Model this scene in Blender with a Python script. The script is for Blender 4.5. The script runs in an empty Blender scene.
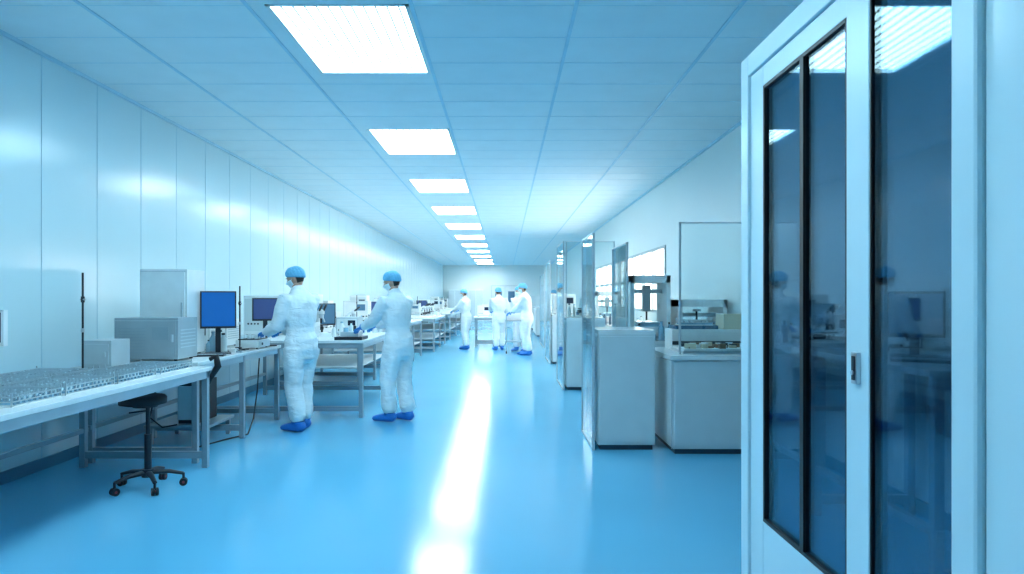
import bpy, math, random
from mathutils import Vector, Matrix
random.seed(7)
S=bpy.context.scene
try:
    S.view_settings.view_transform='Standard'
except Exception as e: print(e)
F=683.0; CH=1.47
# ---------------------------------------------------------------- materials
MATS={}
def mat(name,col,rough=.5,metal=0,noise=.04,nscale=6,bump=0,bscale=40,coat=0,spec=.5,emit=None,es=0,trans=0,alpha=1,ior=1.45,bstretch=None):
    m=bpy.data.materials.new(name); m.use_nodes=True
    nt=m.node_tree; b=nt.nodes['Principled BSDF']
    tc=nt.nodes.new('ShaderNodeTexCoord')
    n=nt.nodes.new('ShaderNodeTexNoise'); n.inputs['Scale'].default_value=nscale
    nt.links.new(tc.outputs['Object'],n.inputs['Vector'])
    r=nt.nodes.new('ShaderNodeValToRGB')
    r.color_ramp.elements[0].position=.3; r.color_ramp.elements[1].position=.7
    r.color_ramp.elements[0].color=[max(0,c*(1-noise)) for c in col]+[1]
    r.color_ramp.elements[1].color=[min(1,c*(1+noise)) for c in col]+[1]
    nt.links.new(n.outputs['Fac'],r.inputs['Fac'])
    nt.links.new(r.outputs['Color'],b.inputs['Base Color'])
    b.inputs['Roughness'].default_value=rough; b.inputs['Metallic'].default_value=metal
    b.inputs['Specular IOR Level'].default_value=spec; b.inputs['IOR'].default_value=ior
    b.inputs['Coat Weight'].default_value=coat; b.inputs['Coat Roughness'].default_value=.05
    if trans: b.inputs['Transmission Weight'].default_value=trans
    if alpha<1: b.inputs['Alpha'].default_value=alpha
    if emit:
        b.inputs['Emission Color'].default_value=list(emit)+[1]; b.inputs['Emission Strength'].default_value=es
    if bump:
        n2=nt.nodes.new('ShaderNodeTexNoise'); n2.inputs['Scale'].default_value=bscale
        n2.inputs['Detail'].default_value=4
        if bstretch:
            mp=nt.nodes.new('ShaderNodeMapping'); mp.inputs['Scale'].default_value=bstretch; mp.inputs['Rotation'].default_value=(.5,.4,.2)
            nt.links.new(tc.outputs['Object'],mp.inputs['Vector']); nt.links.new(mp.outputs[0],n2.inputs['Vector'])
            n2.inputs['Distortion'].default_value=.6
        else: nt.links.new(tc.outputs['Object'],n2.inputs['Vector'])
        bp=nt.nodes.new('ShaderNodeBump'); bp.inputs['Strength'].default_value=bump; bp.inputs['Distance'].default_value=.02
        nt.links.new(n2.outputs['Fac'],bp.inputs['Height']); nt.links.new(bp.outputs['Normal'],b.inputs['Normal'])
    MATS[name]=m; return m
mat('floor_epoxy',(.14,.5,.75),.15,noise=.03,nscale=.7,bump=.05,bscale=1.2,spec=.34)
mat('wall_panel',(.69,.87,.92),.2,noise=.015,nscale=.5,spec=.8,bump=.02,bscale=1.2)
mat('wall_white',(.84,.9,.89),.35,noise=.015,nscale=.5)
mat('wall_joint',(.5,.72,.8),.5)
mat('ceil_tile',(.8,.91,.95),.7,noise=.02,nscale=3,bump=.15,bscale=120)
mat('ceil_bar',(.5,.75,.87),.45)
mat('ceil_line',(.64,.83,.92),.6)
mat('louver_glow',(.05,.08,.09),.6,spec=.1,emit=(.62,.88,.96),es=.85)  # dark slats; their pale lit tone is put in as emission
mat('white_metal',(.84,.88,.89),.35)
mat('grey_metal',(.5,.58,.62),.4)
mat('analyzer_grey',(.36,.43,.47),.35)
mat('cab_grey',(.7,.76,.77),.35,noise=.02)
mat('cab_top',(.84,.88,.88),.25)
mat('steel',(.55,.62,.66),.28,metal=.8)
mat('leg_steel',(.34,.42,.47),.35,metal=.4)
mat('dark',(.015,.02,.03),.4)
mat('plinth',(.03,.06,.09),.5)
mat('base_blue',(.1,.25,.36),.4)
mat('rubber',(.012,.012,.016),.55)
mat('red',(.25,.04,.05),.5)
mat('screen_blue',(.01,.08,.3),.15,emit=(.01,.13,.4),es=.5)
mat('screen_purple',(.03,.06,.15),.15,emit=(.06,.1,.3),es=.4)
mat('screen_grey',(.05,.12,.2),.15,emit=(.1,.25,.4),es=.4)
mat('screen_dark',(.02,.03,.06),.1)
mat('beige',(.72,.66,.5),.5)
mat('brown',(.25,.13,.06),.5)
mat('tube_blue',(.3,.52,.66),.12,spec=.8)
mat('tube_white',(.75,.88,.93),.2)
mat('tube_dark',(.05,.12,.2),.25)
mat('suit',(.88,.92,.94),.75,noise=.02,bump=.9,bscale=5,bstretch=(1.6,1.6,3.2))
mat('cap_blue',(.16,.5,.75),.7,noise=.08,nscale=40,bump=.4,bscale=60)
mat('glove_blue',(.03,.25,.65),.45)
mat('shoe_blue',(.02,.2,.62),.55,bump=.3,bscale=40)
mat('mask',(.7,.85,.92),.7)
mat('skin',(.55,.32,.23),.5,bump=.1,bscale=90)
mat('hair',(.03,.02,.015),.6)
mat('eye',(.8,.8,.8),.2); mat('iris',(.04,.03,.02),.2)
mat('door_white',(.66,.84,.9),.3,noise=.01)
mat('gasket',(.01,.012,.016),.4)
def glassmat(name,tint,fac,mul=.9,gcol=(.8,.95,1,1),ior=1.45):
    m=bpy.data.materials.new(name); m.use_nodes=True; nt=m.node_tree; nt.nodes.clear()
    o=nt.nodes.new('ShaderNodeOutputMaterial'); mx=nt.nodes.new('ShaderNodeMixShader')
    t=nt.nodes.new('ShaderNodeBsdfTransparent'); g=nt.nodes.new('ShaderNodeBsdfGlossy'); fr=nt.nodes.new('ShaderNodeFresnel'); fr.inputs[0].default_value=ior
    ma=nt.nodes.new('ShaderNodeMath'); ma.operation='MULTIPLY_ADD'; ma.inputs[1].default_value=mul; ma.inputs[2].default_value=fac
    t.inputs['Color'].default_value=list(tint)+[1]; g.inputs['Roughness'].default_value=.03; g.inputs['Color'].default_value=gcol
    nt.links.new(fr.outputs[0],ma.inputs[0]); nt.links.new(ma.outputs[0],mx.inputs[0])
    nt.links.new(t.outputs[0],mx.inputs[1]); nt.links.new(g.outputs[0],mx.inputs[2]); nt.links.new(mx.outputs[0],o.inputs[0])
    MATS[name]=m
glassmat('clear_glass',(.93,.98,.985),.02)
glassmat('door_glass',(.42,.53,.62),.0,mul=.55,ior=1.45)
def emat(name,col,st):
    m=bpy.data.materials.new(name); m.use_nodes=True; nt=m.node_tree; nt.nodes.clear()
    o=nt.nodes.new('ShaderNodeOutputMaterial'); e=nt.nodes.new('ShaderNodeEmission')
    tc=nt.nodes.new('ShaderNodeTexCoord'); w=nt.nodes.new('ShaderNodeTexNoise'); w.inputs['Scale'].default_value=3
    r=nt.nodes.new('ShaderNodeValToRGB'); r.color_ramp.elements[0].color=[c*.97 for c in col]+[1]; r.color_ramp.elements[1].color=list(col)+[1]
    nt.links.new(tc.outputs['Object'],w.inputs['Vector']); nt.links.new(w.outputs['Fac'],r.inputs['Fac']); nt.links.new(r.outputs['Color'],e.inputs['Color'])
    e.inputs['Strength'].default_value=st; nt.links.new(e.outputs[0],o.inputs[0]); MATS[name]=m
emat('lamp_near',(.56,.86,1),23)
emat('lamp_far',(.88,.98,1),28)
emat('window_light',(1,.98,.92),7)

# ---------------------------------------------------------------- mesh builder
class MB:
    def __init__(s): s.v=[];s.f=[];s.m=[];s.sm=[];s.mats=[];s.X=Matrix.Identity(4)
    def mi(s,m):
        if m not in s.mats: s.mats.append(m)
        return s.mats.index(m)
    def add(s,vs,fs,m,smooth=False):
        o=len(s.v); i=s.mi(m)
        s.v+= [tuple(s.X@Vector(p)) for p in vs]
        for f in fs: s.f.append([o+k for k in f]); s.m.append(i); s.sm.append(smooth)
    def box(s,x0,x1,y0,y1,z0,z1,m):
        vs=[(x,y,z) for x in (x0,x1) for y in (y0,y1) for z in (z0,z1)]
        s.add(vs,[(0,1,3,2),(4,6,7,5),(0,4,5,1),(2,3,7,6),(0,2,6,4),(1,5,7,3)],m)
    def tube(s,pts,rs,m,seg=12,flat=None,smooth=True,weld=False):
        P=[Vector(p) for p in pts]; n=len(P); vs=[];prev=None
        for i in range(n):
            t=(P[min(i+1,n-1)]-P[max(i-1,0)]).normalized()
            if prev is None:
                ref=Vector(flat) if flat else (Vector((1,0,0)) if abs(t.x)<.9 else Vector((0,1,0)))
            else: ref=prev
            u=(ref-t*ref.dot(t)).normalized(); w=t.cross(u); prev=u
            r=rs[i] if isinstance(rs,(list,tuple)) else rs
            ru,rv=(r if isinstance(r,(list,tuple)) else (r,r))
            for k in range(seg):
                a=2*math.pi*k/seg; vs.append(P[i]+u*ru*math.cos(a)+w*rv*math.sin(a))
        fs=[(i*seg+k,i*seg+(k+1)%seg,(i+1)*seg+(k+1)%seg,(i+1)*seg+k) for i in range(n-1) for k in range(seg)]
        if weld:
            fs.append(list(range(seg))[::-1]); fs.append([(n-1)*seg+k for k in range(seg)])
            s.add(vs,fs,m,True)
        else:
            s.add(vs,fs,m,smooth)
            s.add(vs[:seg],[list(range(seg))[::-1]],m); s.add(vs[-seg:],[list(range(seg))],m)
    def weldtube(s,pts,rs,m,seg=16,flat=None): s.tube(pts,rs,m,seg,flat,True,True)
    def cyl(s,p0,p1,r,m,seg=16,r1=None): s.tube([p0,p1],[r,r if r1 is None else r1],m,seg)
    def ell(s,c,r,m,seg=20,rings=14):
        vs=[];fs=[]
        for i in range(rings+1):
            th=math.pi*i/rings
            for k in range(seg):
                a=2*math.pi*k/seg
                vs.append((c[0]+r[0]*math.sin(th)*math.cos(a),c[1]+r[1]*math.sin(th)*math.sin(a),c[2]+r[2]*math.cos(th)))
        for i in range(rings):
            for k in range(seg):
                k2=(k+1)%seg; fs.append((i*seg+k,(i+1)*seg+k,(i+1)*seg+k2,i*seg+k2))
        s.add(vs,fs,m,True)
    def build(s,name,bevel=0,parent=None,remesh=0,disp=0,dsize=.15,smooth=0):
        me=bpy.data.meshes.new(name)
        if parent is None and s.v:
            xs=[p[0] for p in s.v];ys=[p[1] for p in s.v];zs=[p[2] for p in s.v]
            o=Vector(((min(xs)+max(xs))/2,(min(ys)+max(ys))/2,min(zs)))
        else: o=Vector((0,0,0))
        me.from_pydata([tuple(Vector(p)-o) for p in s.v],[],s.f)
        for m in s.mats: me.materials.append(MATS[m])
        for p,i,sm in zip(me.polygons,s.m,s.sm): p.material_index=i; p.use_smooth=sm
        me.update()
        ob=bpy.data.objects.new(name,me); S.collection.objects.link(ob); ob.location=o
        if parent: ob.parent=parent
        if remesh:
            r=ob.modifiers.new('remesh','REMESH'); r.mode='VOXEL'; r.voxel_size=remesh; r.use_smooth_shade=True
            if smooth:
                q=ob.modifiers.new('smooth','SMOOTH'); q.factor=.5; q.iterations=smooth
            if disp:
                t=bpy.data.textures.new(name+'_folds','CLOUDS'); t.noise_scale=dsize; t.noise_depth=2
                d=ob.modifiers.new('folds','DISPLACE'); d.texture=t; d.strength=disp; d.mid_level=.5; d.texture_coords='LOCAL'
        if bevel:
            b=ob.modifiers.new('bevel','BEVEL'); b.width=bevel; b.segments=2; b.limit_method='ANGLE'; b.angle_limit=math.radians(50)
        return ob

XL,XR,YB,YF,CZ=-3.97,2.82,43.8,-3.0,3.57
# ---------------------------------------------------------------- room shell
b=MB(); b.box(XL-.1,XR+.1,YF-.1,YB+.1,-.1,0,'floor_epoxy'); b.build('floor')
b=MB()
b.box(XL-.1,XL,YF,YB,0,CZ,'wall_panel')
b.build('wall_left')
b=MB()
y=5.85-.8*11
while y<YB-.1:
    if y>YF: b.box(XL,XL+.003,y-.005,y+.005,.1,CZ-.0,'wall_joint')
    y+=.8
b.build('trim_1')
b=MB(); b.box(XL,XL+.018,YF,YB,0,.1,'base_blue'); b.build('baseboard_left')
b=MB(); b.box(XR-.018,XR,YF,YB,0,.1,'base_blue'); b.build('baseboard_right')
b=MB()
W0,W1,Z0,Z1=12.0,21,1.2,2.4
b.box(XR,XR+.1,YF,W0,0,CZ,'wall_white'); b.box(XR,XR+.1,W1,YB,0,CZ,'wall_white')
b.box(XR,XR+.1,W0,W1,0,Z0,'wall_white'); b.box(XR,XR+.1,W0,W1,Z1,CZ,'wall_white')
b.build('wall_right')
b=MB(); b.box(XR+.07,XR+.09,W0,W1,Z0,Z1,'window_light')
for i in range(10):
    y=W0+(W1-W0)*i/9; b.box(XR-.02,XR+.06,y-.04,y+.04,Z0,Z1,'grey_metal')
for z in (Z0,Z1-.05,(Z0+Z1)/2): b.box(XR-.02,XR+.06,W0,W1,z,z+.05,'grey_metal')
b.build('window_1')
b=MB(); b.box(XL,XR,YB,YB+.1,0,CZ,'wall_white'); b.build('wall_back')
b=MB(); b.box(XL,XR,YF-.1,YF,0,CZ,'wall_panel'); b.build('wall_front')
b=MB(); b.box(XL-.1,XR+.1,YF-.1,YB+.1,CZ+.06,CZ+.16,'ceil_tile')
LX0,LX1=-1.72,-.69
lamps=[(4.88+3.6*n,4.88+3.6*n+1.5) for n in range(-1,11)]
cols=[XL,-3.03,-1.85,-.67,.51,1.69,XR]
for i in range(6):
    x0,x1=cols[i],cols[i+1]
    if i!=2: b.box(x0,x1,YF,YB,CZ,CZ+.06,'ceil_tile')
    else:
        yy=YF
        for a,c in lamps:
            b.box(x0,x1,yy,a,CZ,CZ+.06,'ceil_tile'); yy=c
            b.box(x0,LX0,a,c,CZ,CZ+.06,'ceil_tile'); b.box(LX1,x1,a,c,CZ,CZ+.06,'ceil_tile')
        b.box(x0,x1,yy,YB,CZ,CZ+.06,'ceil_tile')
b.build('ceiling')
b=MB()
for x in cols[1:-1]: b.box(x-.014,x+.014,YF,YB,CZ-.008,CZ,'ceil_bar')
b.box(XL,XL+.03,YF,YB,CZ-.03,CZ,'ceil_bar'); b.box(XR-.03,XR,YF,YB,CZ-.03,CZ,'ceil_bar')
b.build('trim_2')
b=MB()
y=YF+.1
while y<YB:
    inl=any(a-.02<y<c+.02 for a,c in lamps)
    for i in range(6):
        if i==2 and inl: continue
        b.box(cols[i]+.016,cols[i+1]-.016,y-.005,y+.005,CZ-.003,CZ,'ceil_line')
    y+=.6
b.build('trim_3')
for k,(a,c) in enumerate(lamps):
    b=MB(); em='lamp_near' if a<10 else 'lamp_far'
    b.box(LX0,LX1,a,c,CZ+.03,CZ+.04,em)
    for (x0,x1,y0,y1) in ((LX0,LX0+.03,a,c),(LX1-.03,LX1,a,c),(LX0,LX1,a,a+.03),(LX0,LX1,c-.03,c)):
        b.box(x0,x1,y0,y1,CZ-.006,CZ+.03,'white_metal')
    for i in range(1,12):
        x=LX0+(LX1-LX0)*i/12; b.box(x-.008,x+.008,a+.03,c-.03,CZ+.024,CZ+.029,'louver_glow')
    b.build('ceiling_light')

# ---------------------------------------------------------------- glass door on the right
DX=.946
root=bpy.data.objects.new('door_1',None); S.collection.objects.link(root)
def dpart(nm,parts,bev=.004):
    q=MB()
    for p in parts: q.box(*p)
    return q.build(nm,bevel=bev,parent=root)
Dt,Gt,Gb=2.41,2.24,.66
dpart('outer_frame',[(DX-.004,DX+.07,2.65,2.727,0,Dt,'door_white'),(DX-.004,DX+.07,1.44,2.65,Dt-.08,Dt,'door_white')])
dpart('leaf_stiles',[(DX+.006,DX+.05,2.52,2.648,.02,Dt-.082,'door_white'),(DX,DX+.05,1.775,1.895,.02,Dt-.082,'door_white'),
   (DX+.006,DX+.05,1.897,2.52,Gt+.012,Dt-.082,'door_white'),(DX+.006,DX+.05,1.897,2.52,.02,Gb-.012,'door_white'),
   (DX+.004,DX+.05,1.44,1.773,Gt+.012,Dt-.082,'door_white'),(DX+.004,DX+.05,1.44,1.773,.02,.3,'door_white')])
def gk(y0,y1,z0,z1,x,g=.012): return [(x,x+.03,y0,y0+g,z0,z1,'gasket'),(x,x+.03,y1-g,y1,z0,z1,'gasket'),(x,x+.03,y0,y1,z0,z0+g,'gasket'),(x,x+.03,y0,y1,z1-g,z1,'gasket')]
dpart('gaskets',gk(1.897,2.518,Gb-.012,Gt+.012,DX+.005)+gk(1.437,1.773,.3,Gt+.012,DX+.001,.006)+[(DX+.004,DX+.03,2.177,2.203,Gb,Gt,'gasket')],0)
dpart('glass_panes',[(DX+.014,DX+.022,1.905,2.51,Gb,Gt,'door_glass'),(DX+.006,DX+.014,1.442,1.768,.31,Gt,'door_glass')],0)
q=MB(); q.box(DX-.012,DX,1.815,1.845,1.24,1.325,'steel'); q.box(DX-.015,DX-.012,1.822,1.838,1.25,1.315,'dark'); q.cyl((DX-.018,1.83,1.27),(DX-.012,1.83,1.27),.006,'steel'); q.build('recessed_handle',parent=root,bevel=.002)
q=MB(); q.box(DX-.012,DX+.07,1.352,1.436,0,Dt,'door_white'); q.build('door_post',parent=root,bevel=.01)
b=MB(); b.box(DX+.005,DX+.105,YF,1.35,0,Dt,'wall_panel'); b.box(DX,DX+.004,.35,.36,0,Dt,'wall_joint')
b.build('wall_partition')

# ---------------------------------------------------------------- benches
def bench(x0,x1,y0,y1,z,name='lab_bench',legs=2,shelf=False,top='cab_top'):
    b=MB(); b.box(x0,x1,y0,y1,z-.035,z,top)
    b.box(x0+.03,x1-.015,y0+.02,y0+.06,z-.1,z-.035,'leg_steel'); b.box(x0+.03,x1-.015,y1-.06,y1-.02,z-.1,z-.035,'leg_steel')
    b.box(x1-.06,x1-.02,y0+.02,y1-.02,z-.1,z-.035,'steel')
    n=legs
    for i in range(n+1):
        y=y0+.04+(y1-y0-.08)*i/n
        for x in (x0+.06,x1-.04): b.box(x-.025,x+.025,y-.025,y+.025,.0,z-.035,'leg_steel')
        b.box(x0+.06,x1-.04,y-.02,y+.02,.08,.14,'leg_steel')
    b.box(x0+.04,x0+.08,y0,y1,.3,.34,'leg_steel')
    if shelf: b.box(x0+.05,x1-.05,y0+.05,y1-.05,.34,.36,'grey_metal')
    return b.build(name,bevel=.004)
T1=.874
bench(-3.72,-2.56,1.2,5.97,T1,legs=1)
bench(-3.75,-2.72,6.05,8.3,.9,legs=2)
bench(-3.7,-1.73,8.36,10.4,.95,legs=1)
bench(-3.7,-2.3,10.9,13.6,.93,legs=2,shelf=True)
bench(-3.7,-2.1,14.4,17.4,.93,legs=2,shelf=True)
bench(-3.7,-1.9,18.6,22,.93,legs=2,shelf=True)
bench(-3.7,-1.9,24,30,.93,legs=2,shelf=True)
bench(-3.7,-1.9,32,38,.93,legs=2,shelf=True)

def parts_tray(x0,x1,y0,y1,z,nm='wire_parts_tray',sp=.045):
    b=MB(); b.box(x0,x1,y0,y1,z,z+.008,'cab_top')
    for zz in (z+.025,z+.05):
        for (a,c,d,e) in ((x0,x1,y0,y0+.006),(x0,x1,y1-.006,y1),(x0,x0+.006,y0,y1),(x1-.006,x1,y0,y1)): b.box(a,c,d,e,zz,zz+.006,'steel')
    for x in (x0,x1-.007):
        for y in (y0,y1-.007): b.box(x,x+.007,y,y+.007,z,z+.075,'steel')
    y=y0+.03
    while y<y1-.02:
        b.box(x0,x1,y-.002,y+.002,z+.05,z+.054,'steel')
        b.box(x0+.015,x1-.015,y+.008,y+.026,z+.008,z+.022,'tube_blue')
        x=x0+.02
        while x<x1-.02:
            if random.random()<.85:
                hh=random.uniform(.035,.06)
                b.box(x-.003,x+.003,y+.012,y+.022,z+.022,z+hh,'tube_white' if random.random()<.6 else 'leg_steel')
            x+=.026
        y+=sp
    return b.build(nm)
for i in range(4):
    y0=3.05+.56*i
    for (x0,x1) in ((-3.6,-3.16),(-3.12,-2.68)):
        if i==1 and x1<-3.1: continue
        parts_tray(x0,x1,y0+(.1 if i==1 else 0),y0+.52,T1)
parts_tray(-3.12,-2.68,5.32,5.85,T1)
# ---------------------------------------------------------------- devices
def xf(x,y,z,rot): return Matrix.Translation((x,y,z))@Matrix.Rotation(rot,4,'Z')
def monitor(x,y,z,w,h,rot,scr,lift=.12,frame='dark',nm='computer_monitor'):
    b=MB(); b.X=xf(x,y,z,rot)
    b.box(-.12,.12,-.07,.1,0,.014,'dark'); b.box(-.025,.025,.02,.045,.014,lift+h*.5,'dark')
    b.box(-w/2,w/2,-.02,.018,lift,lift+h,frame); b.box(-w/2+.06,w/2-.06,.018,.045,lift+.05,lift+h-.05,frame)
    b.box(-w/2+.014,w/2-.014,-.023,-.02,lift+.022,lift+h-.014,scr)
    return b.build(nm,bevel=.003)
def keyboard(x,y,z,rot):
    b=MB(); b.X=xf(x,y,z,rot); b.box(-.22,.22,-.075,.075,0,.016,'dark')
    for i in range(14):
        for j in range(5): b.box(-.208+i*.03,-.208+i*.03+.024,-.065+j*.027,-.065+j*.027+.021,.016,.024,'grey_metal' if j==0 else 'dark')
    return b.build('keyboard')
def instrument(x0,x1,y0,y1,z0,z1,m='cab_grey',face='-y',nm='lab_instrument',scr=None,plain=False):
    b=MB(); b.box(x0,x1,y0,y1,z0+.02,z1,m)
    for x in (x0+.04,x1-.04):
        for y in (y0+.04,y1-.04): b.cyl((x,y,z0),(x,y,z0+.021),.015,'dark',10)
    w=x1-x0;h=z1-z0
    if plain:
        b.box(x0+.02,x1-.02,y0-.012,y0,z0+.05,z1-.03,m); b.box(x1-.05,x1-.035,y0-.03,y0-.012,z0+h*.45,z0+h*.62,'grey_metal'); b.box(x0,x1,y0-.004,y0,z1-.025,z1-.02,'grey_metal')
        if plain==2:
            for i in range(9): b.box(x0+.08*w,x0+.5*w,y0-.014,y0-.012,z0+h*(.2+.07*i),z0+h*(.22+.07*i),'leg_steel')
            b.box(x0+.6*w,x1-.14*w,y0-.014,y0-.012,z0+h*.5,z0+h*.8,'leg_steel')
    else:
        b.box(x0+.04*w,x1-.04*w,y0-.006,y0,z0+.08*h+.02,z1-.07*h,'white_metal' if m!='white_metal' else 'cab_grey')
        b.box(x0+.55*w,x1-.1*w,y0-.01,y0-.006,z0+.55*h,z1-.16*h,scr or 'screen_dark')
        for i in range(4): b.cyl((x0+w*(.14+.09*i),y0-.014,z0+.3*h),(x0+w*(.14+.09*i),y0-.006,z0+.3*h),.012,'dark',10)
    if plain!=1:
        for i in range(6): b.box(x1,x1+.003,y0+.1*(y1-y0),y1-.1*(y1-y0),z0+h*(.3+.08*i),z0+h*(.33+.08*i),'grey_metal')
    return b.build(nm,bevel=.006)
def microscope(x,y,z,rot,s=1.0):
    b=MB(); b.X=xf(x,y,z,rot)@Matrix.Scale(s,4)
    b.box(-.1,.1,-.14,.12,0,.04,'white_metal'); b.tube([(0,.09,.03),(0,.11,.18),(0,.08,.3),(0,.0,.34)],[(.035,.03),(.03,.03),(.035,.03),(.04,.03)],'white_metal',12)
    b.box(-.08,.08,-.09,.06,.14,.155,'dark'); b.cyl((0,-.02,.30),(0,-.02,.24),.035,'steel'); b.cyl((0,-.02,.24),(0,-.02,.175),.014,'dark')
    b.cyl((.02,-.04,.24),(.035,-.06,.19),.011,'steel'); b.cyl((0,-.02,.3),(0,-.02,.36),.045,'white_metal')
    for sx in(-.03,.03): b.cyl((sx,-.04,.35),(sx,-.14,.43),.016,'dark')
    b.cyl((-.06,.08,.1),(.06,.08,.1),.028,'dark'); return b.build('microscope',bevel=.003)
def bottles(x0,x1,y0,y1,z,n,nm='reagent_bottles',ms=('tube_white','tube_white','tube_blue','white_metal','tube_dark','cab_grey')):
    b=MB()
    for i in range(n):
        x=x0+(x1-x0)*(i+.5)/n; y=random.uniform(y0,y1); r=random.uniform(.022,.04); h=random.uniform(.1,.24); m=random.choice(ms)
        b.tube([(x,y,z),(x,y,z+h*.65),(x,y,z+h*.8),(x,y,z+h*.92)],[r,r,r*.45,r*.4],m,12); b.cyl((x,y,z+h*.9),(x,y,z+h),r*.5,'tube_blue' if i%2 else 'dark',10)
    return b.build(nm)
def rodstand(x,y,z,h):
    b=MB(); b.box(x-.08,x+.08,y-.05,y+.05,z,z+.015,'dark'); b.cyl((x,y,z+.015),(x,y,z+h),.008,'dark',10)
    b.cyl((x,y,z+h*.7),(x,y,z+h*.76),.014,'dark',10); b.cyl((x-.02,y,z+h*.73),(x+.03,y-.01,z+h*.73),.006,'steel',8); b.cyl((x,y,z+h*.4),(x,y,z+h*.44),.014,'steel',10)
    return b.build('lab_stand')
instrument(-3.5,-2.93,6.12,6.5,.9,1.29,'analyzer_grey',nm='benchtop_analyzer',plain=2)
instrument(-3.48,-3.24,5.62,5.9,T1,1.12,'grey_metal',nm='power_supply',plain=1)
instrument(-3.56,-3.1,6.66,7.05,.9,1.75,'white_metal',nm='incubator_cabinet',plain=1)
rodstand(-3.4,5.5,T1,.8)
rodstand(-2.9,7.47,.9,.7)
monitor(-2.93,6.98,.9,.34,.38,.45,'screen_blue',lift=.26)
keyboard(-2.98,6.7,.9,.2)
monitor(-2.84,8.1,.9,.3,.27,.45,'screen_purple',lift=.3)
monitor(-3.0,3.74,T1+.0,.5,.2,.1,'screen_dark',lift=.33,frame='white_metal')
instrument(-3.6,-3.2,7.4,7.8,.9,1.2,'cab_grey')
bottles(-3.15,-2.95,7.2,7.35,.9,5)
instrument(-3.65,-3.2,7.85,8.25,.9,1.22,'white_metal')
# shaker the first worker handles
b=MB(); b.box(-3.0,-2.74,7.6,7.96,.915,1.0,'cab_grey'); b.box(-2.98,-2.76,7.62,7.94,1.0,1.012,'dark')
for x in (-2.97,-2.77):
    for y in (7.63,7.93): b.cyl((x,y,.9),(x,y,.916),.012,'dark',10)
for i in range(3):
    for j in range(4): b.cyl((-2.95+.08*i,7.66+.08*j,1.012),(-2.95+.08*i,7.66+.08*j,1.05),.018,'tube_white',10)
b.cyl((-2.738,7.7,.955),(-2.73,7.7,.955),.015,'dark',12); b.build('flask_shaker',bevel=.003)
b=MB()
for i in range(10):
    x=random.uniform(-3.12,-2.78); y=random.uniform(7.05,7.4); b.box(x-.03,x+.03,y-.02,y+.02,.9,.9+random.uniform(.015,.04),random.choice(['dark','leg_steel','white_metal','dark']))
b.build('bench_tools')
b=MB(); b.tube([(-2.60,6.02,.93),(-2.545,6.02,.955),(-2.53,6.02,.87),(-2.60,6.03,.76),(-2.67,6.04,.62),(-2.68,6.04,.4),(-2.66,6.03,.22)],[.02,.028,.03,.02,.014,.013,.012],'rubber',10)
b.build('hanging_hose')
b=MB(); b.tube([(-3.05,6.02,.84),(-3.08,6.0,.6),(-3.12,6.0,.42),(-3.02,6.02,.33),(-2.9,6.04,.35)],[.007]*5,'rubber',8); b.tube([(-2.84,7.9,.8),(-2.83,7.8,.4),(-2.8,7.6,.12),(-2.75,7.3,.015),(-2.9,7.0,.012),(-3.0,6.7,.012)],[.008]*6,'rubber',8)
b.build('power_cord')
b=MB(); b.box(-3.3,-3.1,6.9,7.35,.2,.62,'dark'); b.box(-3.3,-3.1,6.88,6.9,.24,.58,'grey_metal'); b.box(-3.6,-2.95,6.8,7.45,.17,.2,'leg_steel')
for x in(-3.55,-3.0):
    for y in (6.85,7.4): b.box(x-.02,x+.02,y-.02,y+.02,0,.17,'leg_steel')
b.build('computer_tower',bevel=.004)
# stool
b=MB(); sx,sy=-2.76,5.28; ox=-.04
b.tube([(sx+ox,sy,.645),(sx+ox,sy,.655),(sx+ox,sy,.70),(sx+ox,sy,.715),(sx+ox,sy,.72)],[.13,.168,.17,.155,.10],'rubber',32)
b.cyl((sx+ox/2,sy,.63),(sx+ox/2,sy,.646),.09,'dark'); b.cyl((sx,sy,.14),(sx,sy,.42),.026,'dark'); b.cyl((sx,sy,.4),(sx,sy,.635),.016,'dark')
b.cyl((sx,sy,.60),(sx-.12,sy-.05,.59),.006,'dark')
b.cyl((sx,sy,.09),(sx,sy,.15),.045,'dark')
for i in range(5):
    a=2*math.pi*i/5+.35; c,s_=math.cos(a),math.sin(a)
    b.tube([(sx+.03*c,sy+.03*s_,.125),(sx+.15*c,sy+.15*s_,.12),(sx+.25*c,sy+.25*s_,.095)],[(.024,.02),(.02,.016),(.016,.012)],'dark',10)
    px,py=sx+.25*c,sy+.25*s_; b.cyl((px,py,.05),(px,py,.1),.01,'dark',8)
    for o in (-.014,.014): b.cyl((px-s_*(o-.009),py+c*(o-.009),.029),(px-s_*(o+.009),py+c*(o+.009),.029),.029,'rubber',16)
    b.cyl((px-s_*.024,py+c*.024,.029),(px+s_*.024,py-c*.024,.029),.011,'red',10)
b.build('lab_stool')
def clutter(x0,x1,y0,y1,z,front=True):
    y=y0+.15
    while y<y1-.4:
        k=random.choice(['i','m','mi','b','r','s','i'])
        if k=='i': h=random.uniform(.25,.55); instrument(x0+.1,x0+.1+random.uniform(.4,.6),y,y+.4,z,z+h,random.choice(['white_metal','cab_grey','grey_metal']),scr=random.choice(['screen_dark','screen_grey']))
        elif k=='m': monitor(x0+.5,y+.2,z,.42,.32,random.uniform(.3,.8),random.choice(['screen_purple','screen_grey']),lift=.13)
        elif k=='mi': microscope(x0+.5,y+.2,z,random.uniform(0,2))
        elif k=='b': bottles(x0+.2,x0+.8,y,y+.3,z,9)
        elif k=='r': instrument(x0+.1,x0+.5,y,y+.35,z,z+.6,'white_metal')
        else: rodstand(x0+.5,y+.2,z,.6)
        if front:
            if random.random()<.55: bottles(x1-.5,x1-.12,y,y+.25,z,7)
            else: microscope(x1-.35,y+.2,z,random.uniform(.8,2.2),.9)
        y+=.62
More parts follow.
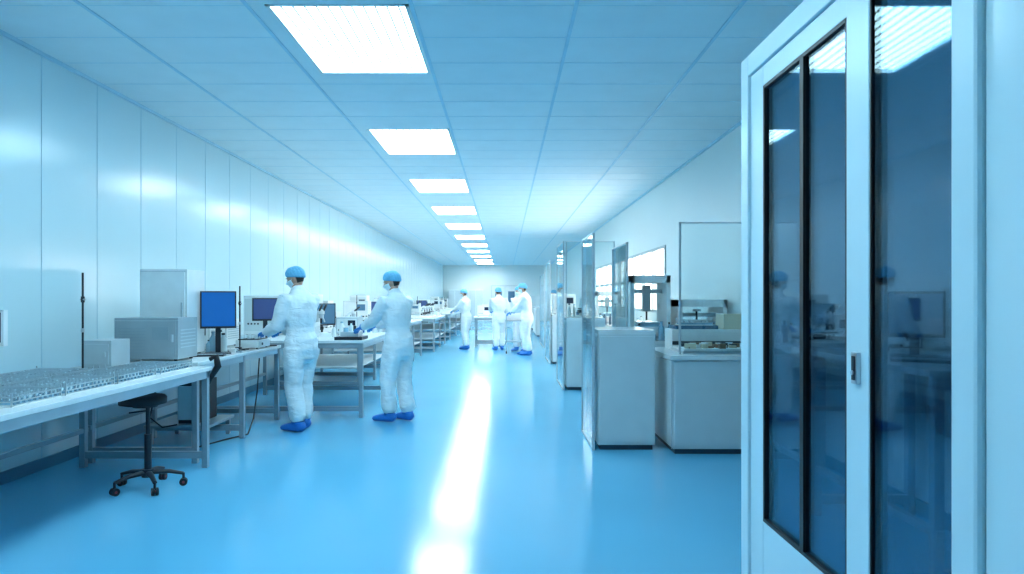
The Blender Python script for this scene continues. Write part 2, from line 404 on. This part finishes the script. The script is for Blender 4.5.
instrument(-3.6,-3.1,9.4,9.85,.95,1.5,'white_metal'); monitor(-2.7,10.05,.95,.4,.32,.4,'screen_grey'); microscope(-2.55,9.45,.95,.6); bottles(-2.4,-1.85,10.05,10.3,.95,9)
instrument(-3.0,-2.7,9.3,9.6,.95,1.25,'cab_grey'); instrument(-2.35,-2.05,9.5,9.85,.95,1.2,'grey_metal'); instrument(-2.72,-2.45,8.75,9.05,.95,1.15,'white_metal')
bottles(-2.3,-1.95,9.05,9.3,.95,6)
b=MB(); b.box(-2.1,-1.76,8.4,8.78,.95,.99,'dark'); b.box(-2.04,-1.82,8.46,8.7,.99,1.05,'steel'); b.cyl((-1.98,8.5,1.05),(-1.98,8.5,1.1),.03,'tube_blue'); b.cyl((-1.9,8.64,1.05),(-1.9,8.64,1.12),.02,'dark'); b.build('sample_mixer',bevel=.003)
clutter(-3.7,-2.3,10.9,13.6,.93); clutter(-3.7,-2.1,14.4,17.4,.93); clutter(-3.7,-1.9,18.6,22,.93); clutter(-3.7,-1.9,24,30,.93,False); clutter(-3.7,-1.9,32,38,.93,False)

# ---------------------------------------------------------------- right side cabinets
def cabinet(x0,x1,y0,y1,h,nm='storage_cabinet',top='cab_top',lip=.015,doors=1,body='cab_grey'):
    b=MB(); b.box(x0+.02,x1-.02,y0+.02,y1-.02,0,.06,'plinth'); b.box(x0,x1,y0,y1,.05,h-.04,body)
    b.box(x0-lip,x1+lip,y0-lip,y1+lip,h-.04,h,top)
    w=(x1-x0)/doors
    for i in range(doors):
        b.box(x0+i*w+.012,x0+(i+1)*w-.012,y0-.012,y0,.08,h-.06,body)
    b.box(x0-.01,x0,y0+.02,y1-.02,.08,h-.06,body)
    b.box(x0-.013,x0-.01,y0+.005,y0+.02,.05,h-.04,'grey_metal')
    return b.build(nm,bevel=.005)
def screen(x0,x1,y0,y1,z0,z1,nm='glass_screen',mids=(),post='grey_metal'):
    b=MB(); t=.008
    alongy = (y1-y0)>(x1-x0)
    b.box(x0,x1,y0,y1,z0,z1,'clear_glass')
    if alongy:
        for y in [y0,y1]+list(mids): b.box(x0-t,x1+t,y-.012,y+.012,z0,z1,post)
        b.box(x0-t,x1+t,y0,y1,z0,z0+.02,post); b.box(x0-t,x1+t,y0,y1,z1-.012,z1,'white_metal')
    else:
        for x in [x0,x1]+list(mids): b.box(x-.009,x+.009,y0-t,y1+t,z0,z1,post)
        b.box(x0,x1,y0-t,y1+t,z1-.012,z1,'white_metal')
    return b.build(nm)
cabinet(.9,1.45,6.6,7.35,1.16,lip=.0)
screen(.85,.858,6.6,7.5,.0,2.1)
cabinet(1.58,2.78,6.42,7.5,.93,lip=.03,doors=1)
screen(1.66,2.78,6.48,6.488,.935,2.19)
b=MB(); b.box(1.72,2.7,6.6,7.1,.93,.96,'steel'); b.box(1.74,2.68,6.62,7.08,.96,.975,'white_metal')
for i in range(60):
    x=random.uniform(1.78,2.62);y=random.uniform(6.66,7.02); b.box(x-.03,x+.03,y-.025,y+.025,.975,.975+random.uniform(.01,.05),random.choice(['brown','beige','white_metal','dark','tube_white','grey_metal']))
b.build('sample_tray')
b=MB(); b.box(1.75,2.75,7.15,7.48,.93,1.14,'white_metal'); b.box(1.75,2.75,7.14,7.15,.98,1.02,'dark'); b.box(2.3,2.75,7.18,7.46,1.14,1.3,'beige'); b.box(1.8,2.25,7.2,7.45,1.14,1.18,'tube_dark')
b.build('sample_processor',bevel=.008)
parts_tray(1.85,2.2,7.22,7.42,1.18)
cabinet(.98,1.6,10.9,11.9,1.15,lip=0); screen(.93,.938,10.9,12.2,0,2.38)
screen(.98,1.75,10.95,10.958,1.16,2.38)
cabinet(1.5,2.78,8.3,9.3,.95,lip=.02,doors=2)
def bay(x0,x1,y0,y1,z0,z1,nm='sample_robot_enclosure'):
    b=MB(); t=.05
    b.box(x0,x0+t,y0,y1,z0,z1,'white_metal'); b.box(x1-t,x1,y0,y1,z0,z1,'white_metal'); b.box(x0,x1,y0,y1,z1-.09,z1,'white_metal'); b.box(x0,x1,y0,y1,z0,z0+.16,'white_metal')
    xm=(x0+x1)/2
    b.box(x0+t,x1-t,y1-.008,y1-.002,z0+.16,z1-.09,'clear_glass')
    b.box(x0+t,x1-t,(y0+y1)/2-.02,(y0+y1)/2+.02,z1-.22,z1-.17,'steel'); b.box(xm-.05,xm+.05,(y0+y1)/2-.06,(y0+y1)/2-.02,z0+.35,z1-.12,'grey_metal'); b.cyl((xm,(y0+y1)/2-.04,z0+.24),(xm,(y0+y1)/2-.04,z0+.36),.012,'dark')
    b.box(x0+.12,x1-.12,y0+.1,y1-.1,z0+.16,z0+.22,'tube_blue')
    b.box(x0,x1,y0-.004,y0,z0+.02,z0+.05,'grey_metal')
    return b.build(nm,bevel=.006)
bay(1.55,2.05,8.45,9.0,.95,1.75); bay(2.15,2.75,8.45,9.1,.95,1.45)
bottles(1.6,2.7,8.35,8.42,.95,12)
screen(1.48,1.488,8.3,9.4,.0,2.15)
cabinet(1.7,2.78,13,14.2,.95,lip=.02,doors=2); bottles(1.8,2.7,13.1,13.4,.95,9); bay(1.8,2.3,13.5,14.0,.95,1.6)
cabinet(1.05,1.7,15.2,16.6,1.1,lip=0); screen(1.0,1.008,15.2,17,0,2.3)
cabinet(1.2,2.0,20,22,1.1,lip=0); screen(1.15,1.158,20,22.5,0,2.2); cabinet(1.2,2.0,26,29,1.1,lip=0); cabinet(1.2,2.0,32,36,1.6,lip=0)
microscope(1.3,11.3,1.15,.3); bottles(1.05,1.55,11.5,11.8,1.15,6)
instrument(1.1,1.6,15.5,16.0,1.1,1.55,'white_metal'); instrument(1.3,1.8,20.2,20.8,1.1,1.6,'white_metal')
# desk added behind the tinted door, standing in for a bench reflected in it
bench(2.05,2.78,3.3,5.95,1.12,legs=2,top='grey_metal')
monitor(2.40,4.0,1.12,.3,.27,-.45,'screen_grey',lift=.12)
keyboard(2.35,3.72,1.12,-.5)
instrument(2.35,2.7,5.2,5.6,1.12,1.34,'cab_grey'); bottles(2.1,2.34,5.2,5.6,1.12,6); instrument(2.5,2.75,4.5,4.8,1.12,1.24,'dark'); microscope(2.3,4.9,1.12,.4,.7)
# far end
b=MB(); b.box(-3.6,-1.4,YB-.6,YB-.02,0,2.0,'wall_white')
for i in range(5): b.box(-3.58+.44*i,-3.18+.44*i,YB-.62,YB-.6,.1,1.95,'cab_grey')
b.build('storage_locker',bevel=.01)
b=MB(); b.box(-.9,.9,YB-.06,YB,0,2.3,'cab_grey'); b.box(-.82,-.02,YB-.08,YB-.06,.02,2.22,'white_metal'); b.box(.02,.82,YB-.08,YB-.06,.02,2.22,'white_metal'); b.box(-.62,-.2,YB-.09,YB-.08,1.2,1.9,'screen_grey'); b.box(.2,.62,YB-.09,YB-.08,1.2,1.9,'screen_grey'); b.build('door_2')
b=MB()
for z in (.3,.85): b.box(.0,.7,18.0,18.5,z,z+.03,'steel')
for x in (.02,.66):
    for y in (18.02,18.46): b.box(x,x+.03,y,y+.03,.05,1.0,'steel'); b.cyl((x,y+.015,.04),(x+.03,y+.015,.04),.04,'rubber',12)
b.box(.1,.4,18.1,18.4,.88,1.05,'white_metal'); b.box(.45,.6,18.1,18.3,.88,.98,'dark')
b.build('lab_trolley')
bench(-.95,-.3,20.6,21.6,.9,legs=1); instrument(-.85,-.45,20.8,21.2,.9,1.25,'cab_grey')

# ---------------------------------------------------------------- people
def ik(a,t,l1,l2,pole):
    d=t-a; L=min(d.length,(l1+l2)*.985); dn=d.normalized()
    x=(l1*l1-l2*l2+L*L)/(2*L); h=math.sqrt(max(0,l1*l1-x*x))
    p=(pole-dn*pole.dot(dn)).normalized()
    return a+dn*x+p*h, a+dn*L
def worker(loc,theta,height=1.78,lean=.06,handL=None,handR=None,head_yaw=0,head_pitch=.2,stride=.05,lod=0,step_side=.1,poleL=(-.35,-.3,-.9),poleR=(.35,-.3,-.9),fingers_curl=.42):
    k=height/1.78
    e=bpy.data.objects.new('cleanroom_worker',None); S.collection.objects.link(e)
    e.location=(loc[0],loc[1],0); e.rotation_euler=(0,0,theta); e.empty_display_size=.2
    R=Matrix.Rotation(-theta,3,'Z'); L0=Vector((loc[0],loc[1],0))
    def wl(p): return (R@(Vector(p)-L0))/k
    def ln(p):
        p=Vector(p); z=p.z-.94
        if z<=0: return p
        a=lean*min(1,z/.25)
        return Vector((p.x,p.y+z*math.sin(a),.94+z*math.cos(a)))
    e.scale=(k,k,k)
    b=MB()
    T=[(.74,.10,.10,0),(.80,.17,.14,-.01),(.90,.195,.16,-.015),(.98,.19,.152,-.01),(1.06,.17,.13,-.002),(1.12,.17,.13,-.002),(1.2,.195,.148,-.004),(1.3,.212,.156,-.008),(1.39,.216,.146,-.01),(1.45,.195,.12,-.012),(1.49,.135,.095,-.01),(1.53,.082,.08,.0),(1.575,.068,.072,.012)]
    b.weldtube([ln((0,c,z)) for z,rx,ry,c in T],[(rx,ry) for z,rx,ry,c in T],'suit',24,flat=(1,0,0))
    feet=[]
    for sgn in (-1,1):
        fy=stride*sgn; fx=sgn*step_side
        hip=Vector((sgn*.1,-.01,.9)); ank=Vector((fx,fy-.02,.11)); knee=Vector((sgn*(.1+step_side)/2,fy*.55+.03,.5))
        pts=[hip,hip.lerp(knee,.3),hip.lerp(knee,.7),knee,knee.lerp(ank,.3),knee.lerp(ank,.65),knee.lerp(ank,.88),ank]
        b.weldtube(pts,[(.105,.13),(.108,.124),(.096,.108),(.09,.098),(.088,.1),(.086,.094),(.084,.09),(.058,.064)],'suit',18,flat=(1,0,0))
        feet.append((fx,fy))
    hands=[]
    for sgn,tgt,pole in ((-1,handL,poleL),(1,handR,poleR)):
        sh=ln((sgn*.19,-.005,1.42))
        t=wl(tgt) if tgt is not None else Vector((sgn*.27,.1,.86))
        el,wr=ik(sh,t,.295,.265,Vector(pole))
        pts=[ln((sgn*.10,-.005,1.41)),sh,sh.lerp(el,.35),sh.lerp(el,.75),el,el.lerp(wr,.3),el.lerp(wr,.7),wr]
        b.weldtube(pts,[.08,.098,.086,.076,.074,.071,.06,.046],'suit',16)
        hands.append((sgn,el,wr))
    vox=.012 if lod==0 else .022
    b.build('coverall',parent=e,remesh=vox,smooth=3 if lod==0 else 2,disp=.035,dsize=.17)
    q=MB()
    for (fx,fy),sgn in zip(feet,(-1,1)):
        q.X=Matrix.Translation((fx,fy,0))@Matrix.Rotation(-sgn*.15,4,'Z')
        rows=[(-.095,.028,.03,.04),(-.08,.044,.05,.054),(-.03,.05,.056,.058),(.03,.052,.052,.054),(.09,.055,.045,.047),(.15,.054,.038,.04),(.19,.046,.031,.033),(.212,.026,.02,.024)]
        q.weldtube([(0,y,cz+.002) for y,w,h,cz in rows],[(w,min(h,cz)) for y,w,h,cz in rows],'shoe_blue',18,flat=(1,0,0))
        q.weldtube([(0,-.025,.05),(0,-.022,.08),(0,-.02,.105),(0,-.02,.115)],[(.045,.06),(.053,.06),(.06,.068),(.062,.07)],'shoe_blue',18,flat=(1,0,0))
    q.X=Matrix.Identity(4)
    q.build('shoe_covers',parent=e,remesh=.009,smooth=2)
    g=MB()
    for sgn,el,wr in hands:
        d=(wr-el).normalized(); d=(d*.8+Vector((0,.25,-.02))).normalized() if abs(d.z)<.8 else d
        up=Vector((0,0,1)) if abs(d.z)<.8 else Vector((-sgn,0,0))
        n=(up-d*up.dot(d)).normalized(); s=d.cross(n)
        th=-s*sgn
        def P(f,a,h): return wr+d*f+th*a+n*h
        g.weldtube([wr-(wr-el).normalized()*.07,wr-(wr-el).normalized()*.03,wr],[.05,.047,.036],'glove_blue',14)
        g.weldtube([P(-.01,0,0),P(.02,0,0),P(.05,.002,0),P(.085,0,0),P(.098,0,-.002)],[(.028,.02),(.034,.018),(.041,.016),(.041,.014),(.036,.010)],'glove_blue',16,flat=tuple(th))
        for a,Lf,c in ((.031,.070,.9),(.010,.080,1.0),(-.011,.074,1.1),(-.031,.058,1.25)):
            ang=0; p=P(.085,a,0); pts=[p]; 
            for seg,fr in enumerate((.45,.3,.25)):
                ang+=fingers_curl*c*(.7 if seg==0 else .8); p=p+(d*math.cos(ang)-n*math.sin(ang)+th*a*1.2).normalized()*Lf*fr*1.05; pts.append(p)
            g.weldtube(pts,[.0105,.0098,.009,.007],'glove_blue',10)
        p=P(.02,.028,-.006); pts=[p]
        for seg,fr in enumerate((.035,.03,.025)):
            p=p+(d*(.6+.2*seg)+th*(.75-.3*seg)-n*(.3+.15*seg)).normalized()*fr; pts.append(p)
        g.weldtube(pts,[.014,.0125,.011,.008],'glove_blue',10)
    g.build('gloves',parent=e,remesh=.0045 if lod==0 else .008,smooth=1)
    nk=ln((0,.015,1.56)); hc=ln((0,.03,1.665))
    M=Matrix.Translation(hc)@Matrix.Rotation(head_yaw,4,'Z')@Matrix.Rotation(-head_pitch,4,'X')
    h=MB(); h.X=M
    A,Bq,C=.074,.096,.117
    def G(x,z,cx,cz,sx,sz): return math.exp(-((x-cx)/sx)**2-((z-cz)/sz)**2)
    def hp(u,vv,off=0):
        x=math.sin(vv)*math.cos(u); y=math.sin(vv)*math.sin(u); z=math.cos(vv)
        X,Y,Z=x*A,y*Bq,z*C
        if z<0: X*=1-.28*(-z)**1.5; 
        if z<0 and y<0: Y*=1-.35*(-z)
        if z<0 and y>0: Y*=1-.05*z*z
        if y>0:
            fr=y**1.5
            Y+=fr*(.024*G(x,z,0,-.2,.13,.12)+.012*G(x,z,0,-.02,.1,.2)-.010*G(x,z,.38,.02,.2,.13)-.010*G(x,z,-.38,.02,.2,.13)+.005*G(x,z,0,.2,.6,.1)+.007*G(x,z,0,-.5,.28,.06)+.006*G(x,z,0,-.62,.25,.05)-.004*G(x,z,0,-.56,.3,.025)+.008*G(x,z,0,-.85,.3,.15))
        nrm=Vector((x/A,y/Bq,z/C)).normalized()
        return Vector((X,Y,Z))+nrm*off
    NU,NV=48,36
    vs=[hp(2*math.pi*i/NU,math.pi*j/NV) for j in range(NV+1) for i in range(NU)]
    fs=[(j*NU+i,(j+1)*NU+i,(j+1)*NU+(i+1)%NU,j*NU+(i+1)%NU) for j in range(NV) for i in range(NU)]
    h.add(vs,fs,'skin',True)
    # short hair at the back, below the cap
    vs=[];n1,n2=20,8
    for j in range(n2+1):
        vv=math.pi*(.42+.26*j/n2)
        for i in range(n1+1):
            u=math.pi*(1.5-.38+.76*i/n1); vs.append(hp(u,vv,.004*math.sin(math.pi*(j+.6)/(n2+1))))
    h.add(vs,[(j*(n1+1)+i,(j+1)*(n1+1)+i,(j+1)*(n1+1)+i+1,j*(n1+1)+i+1) for j in range(n2) for i in range(n1)],'hair',True)
    for s_ in (-1,1):
        h.ell((s_*.029,.079,.004),(.0125,.0125,.011),'eye',12,8); h.ell((s_*.029,.0895,.004),(.0055,.004,.0055),'iris',10,6)
        h.ell((s_*.077,-.008,-.008),(.010,.02,.033),'skin',12,10)
        h.ell((s_*.03,.088,.026),(.018,.005,.004),'hair',10,6)
    h.X=Matrix.Identity(4)
    h.weldtube([nk-Vector((0,0,.05)),nk,hc+Vector((0,-.012,-.03))],[.058,.054,.052],'skin',18)
    h.build('head',parent=e)
    mk=MB(); mk.X=M; vs=[];n1,n2=20,12
    for j in range(n2+1):
        vv=math.pi*(.53+.33*j/n2)
        for i in range(n1+1):
            u=math.pi*(.5-.42+.84*i/n1); vs.append(hp(u,vv,.006+.010*math.sin(math.pi*j/n2)*math.sin(math.pi*i/n1)))
    mk.add(vs,[(j*(n1+1)+i,(j+1)*(n1+1)+i,(j+1)*(n1+1)+i+1,j*(n1+1)+i+1) for j in range(n2) for i in range(n1)],'mask',True)
    for s_ in (-1,1): mk.tube([(s_*.066,.03,-.02),(s_*.078,.0,.01),(s_*.08,-.02,.03)],.002,'mask',6)
    mo=mk.build('face_mask',parent=e); sd=mo.modifiers.new('s','SOLIDIFY'); sd.thickness=.002
    cp=MB(); cp.X=M; vs=[];nu,nv=64,16
    for j in range(nv+1):
        for i in range(nu):
            u=2*math.pi*i/nu
            rim=math.radians(90-(4+18*math.sin(u)))
            vv=rim*j/nv; t=j/nv
            off=.012+.016*math.sin(math.pi*min(1,t*1.02))**.8*(1+.12*math.sin(u*18)+.1*math.sin(u*7+j)) if t<.97 else .007
            x=math.sin(vv)*math.cos(u)*(A+off+.004); y=math.sin(vv)*math.sin(u)*(Bq+off)-.004; z=math.cos(vv)*(C+off*.8)
            vs.append((x,y,z))
    cp.add(vs,[(j*nu+i,(j+1)*nu+i,(j+1)*nu+(i+1)%nu,j*nu+(i+1)%nu) for j in range(nv) for i in range(nu)],'cap_blue',True)
    co=cp.build('bouffant_cap',parent=e); sd=co.modifiers.new('s','SOLIDIFY'); sd.thickness=.003
    return e
worker((-2.28,7.62),math.radians(58),height=1.81,lean=.07,handL=(-2.68,7.66,1.09),handR=(-2.57,7.93,1.09),head_yaw=.42,head_pitch=.35,stride=.06)
worker((-1.28,8.15),math.radians(58),height=1.78,lean=.08,handL=(-1.74,8.3,1.11),handR=(-1.60,8.56,1.12),head_yaw=.4,head_pitch=.32,stride=-.06)
worker((-1.13,19.7),math.radians(70),height=1.72,lean=.05,handL=(-1.5,19.9,1.1),handR=(-1.35,20.1,1.1),lod=1)
worker((-.17,19.3),math.radians(15),height=1.76,lean=.08,handL=(-.4,19.7,1.1),handR=(.02,19.7,1.1),lod=1)
worker((.56,17.6),math.radians(80),height=1.84,lean=.1,handL=(.15,17.7,1.1),handR=(.2,17.95,1.1),lod=1)
worker((.42,19.0),math.radians(150),height=1.78,lean=.1,handL=(.2,18.65,1.1),handR=(.5,18.6,1.1),lod=1)
worker((1.75,23.6),math.radians(100),height=1.74,lean=.05,lod=1)

# ---------------------------------------------------------------- camera
w=bpy.data.worlds.new('World'); S.world=w; w.use_nodes=True
w.node_tree.nodes['Background'].inputs[0].default_value=(.5,.75,.9,1); w.node_tree.nodes['Background'].inputs[1].default_value=.3
cam=bpy.data.cameras.new('Camera'); co=bpy.data.objects.new('Camera',cam); S.collection.objects.link(co)
co.location=(0,0,CH); co.rotation_euler=(math.pi/2,0,0)
cam.sensor_width=36; cam.lens=36*F/1024; cam.shift_x=7/1024; cam.shift_y=11/1024; cam.clip_start=.05; cam.clip_end=200
S.camera=co
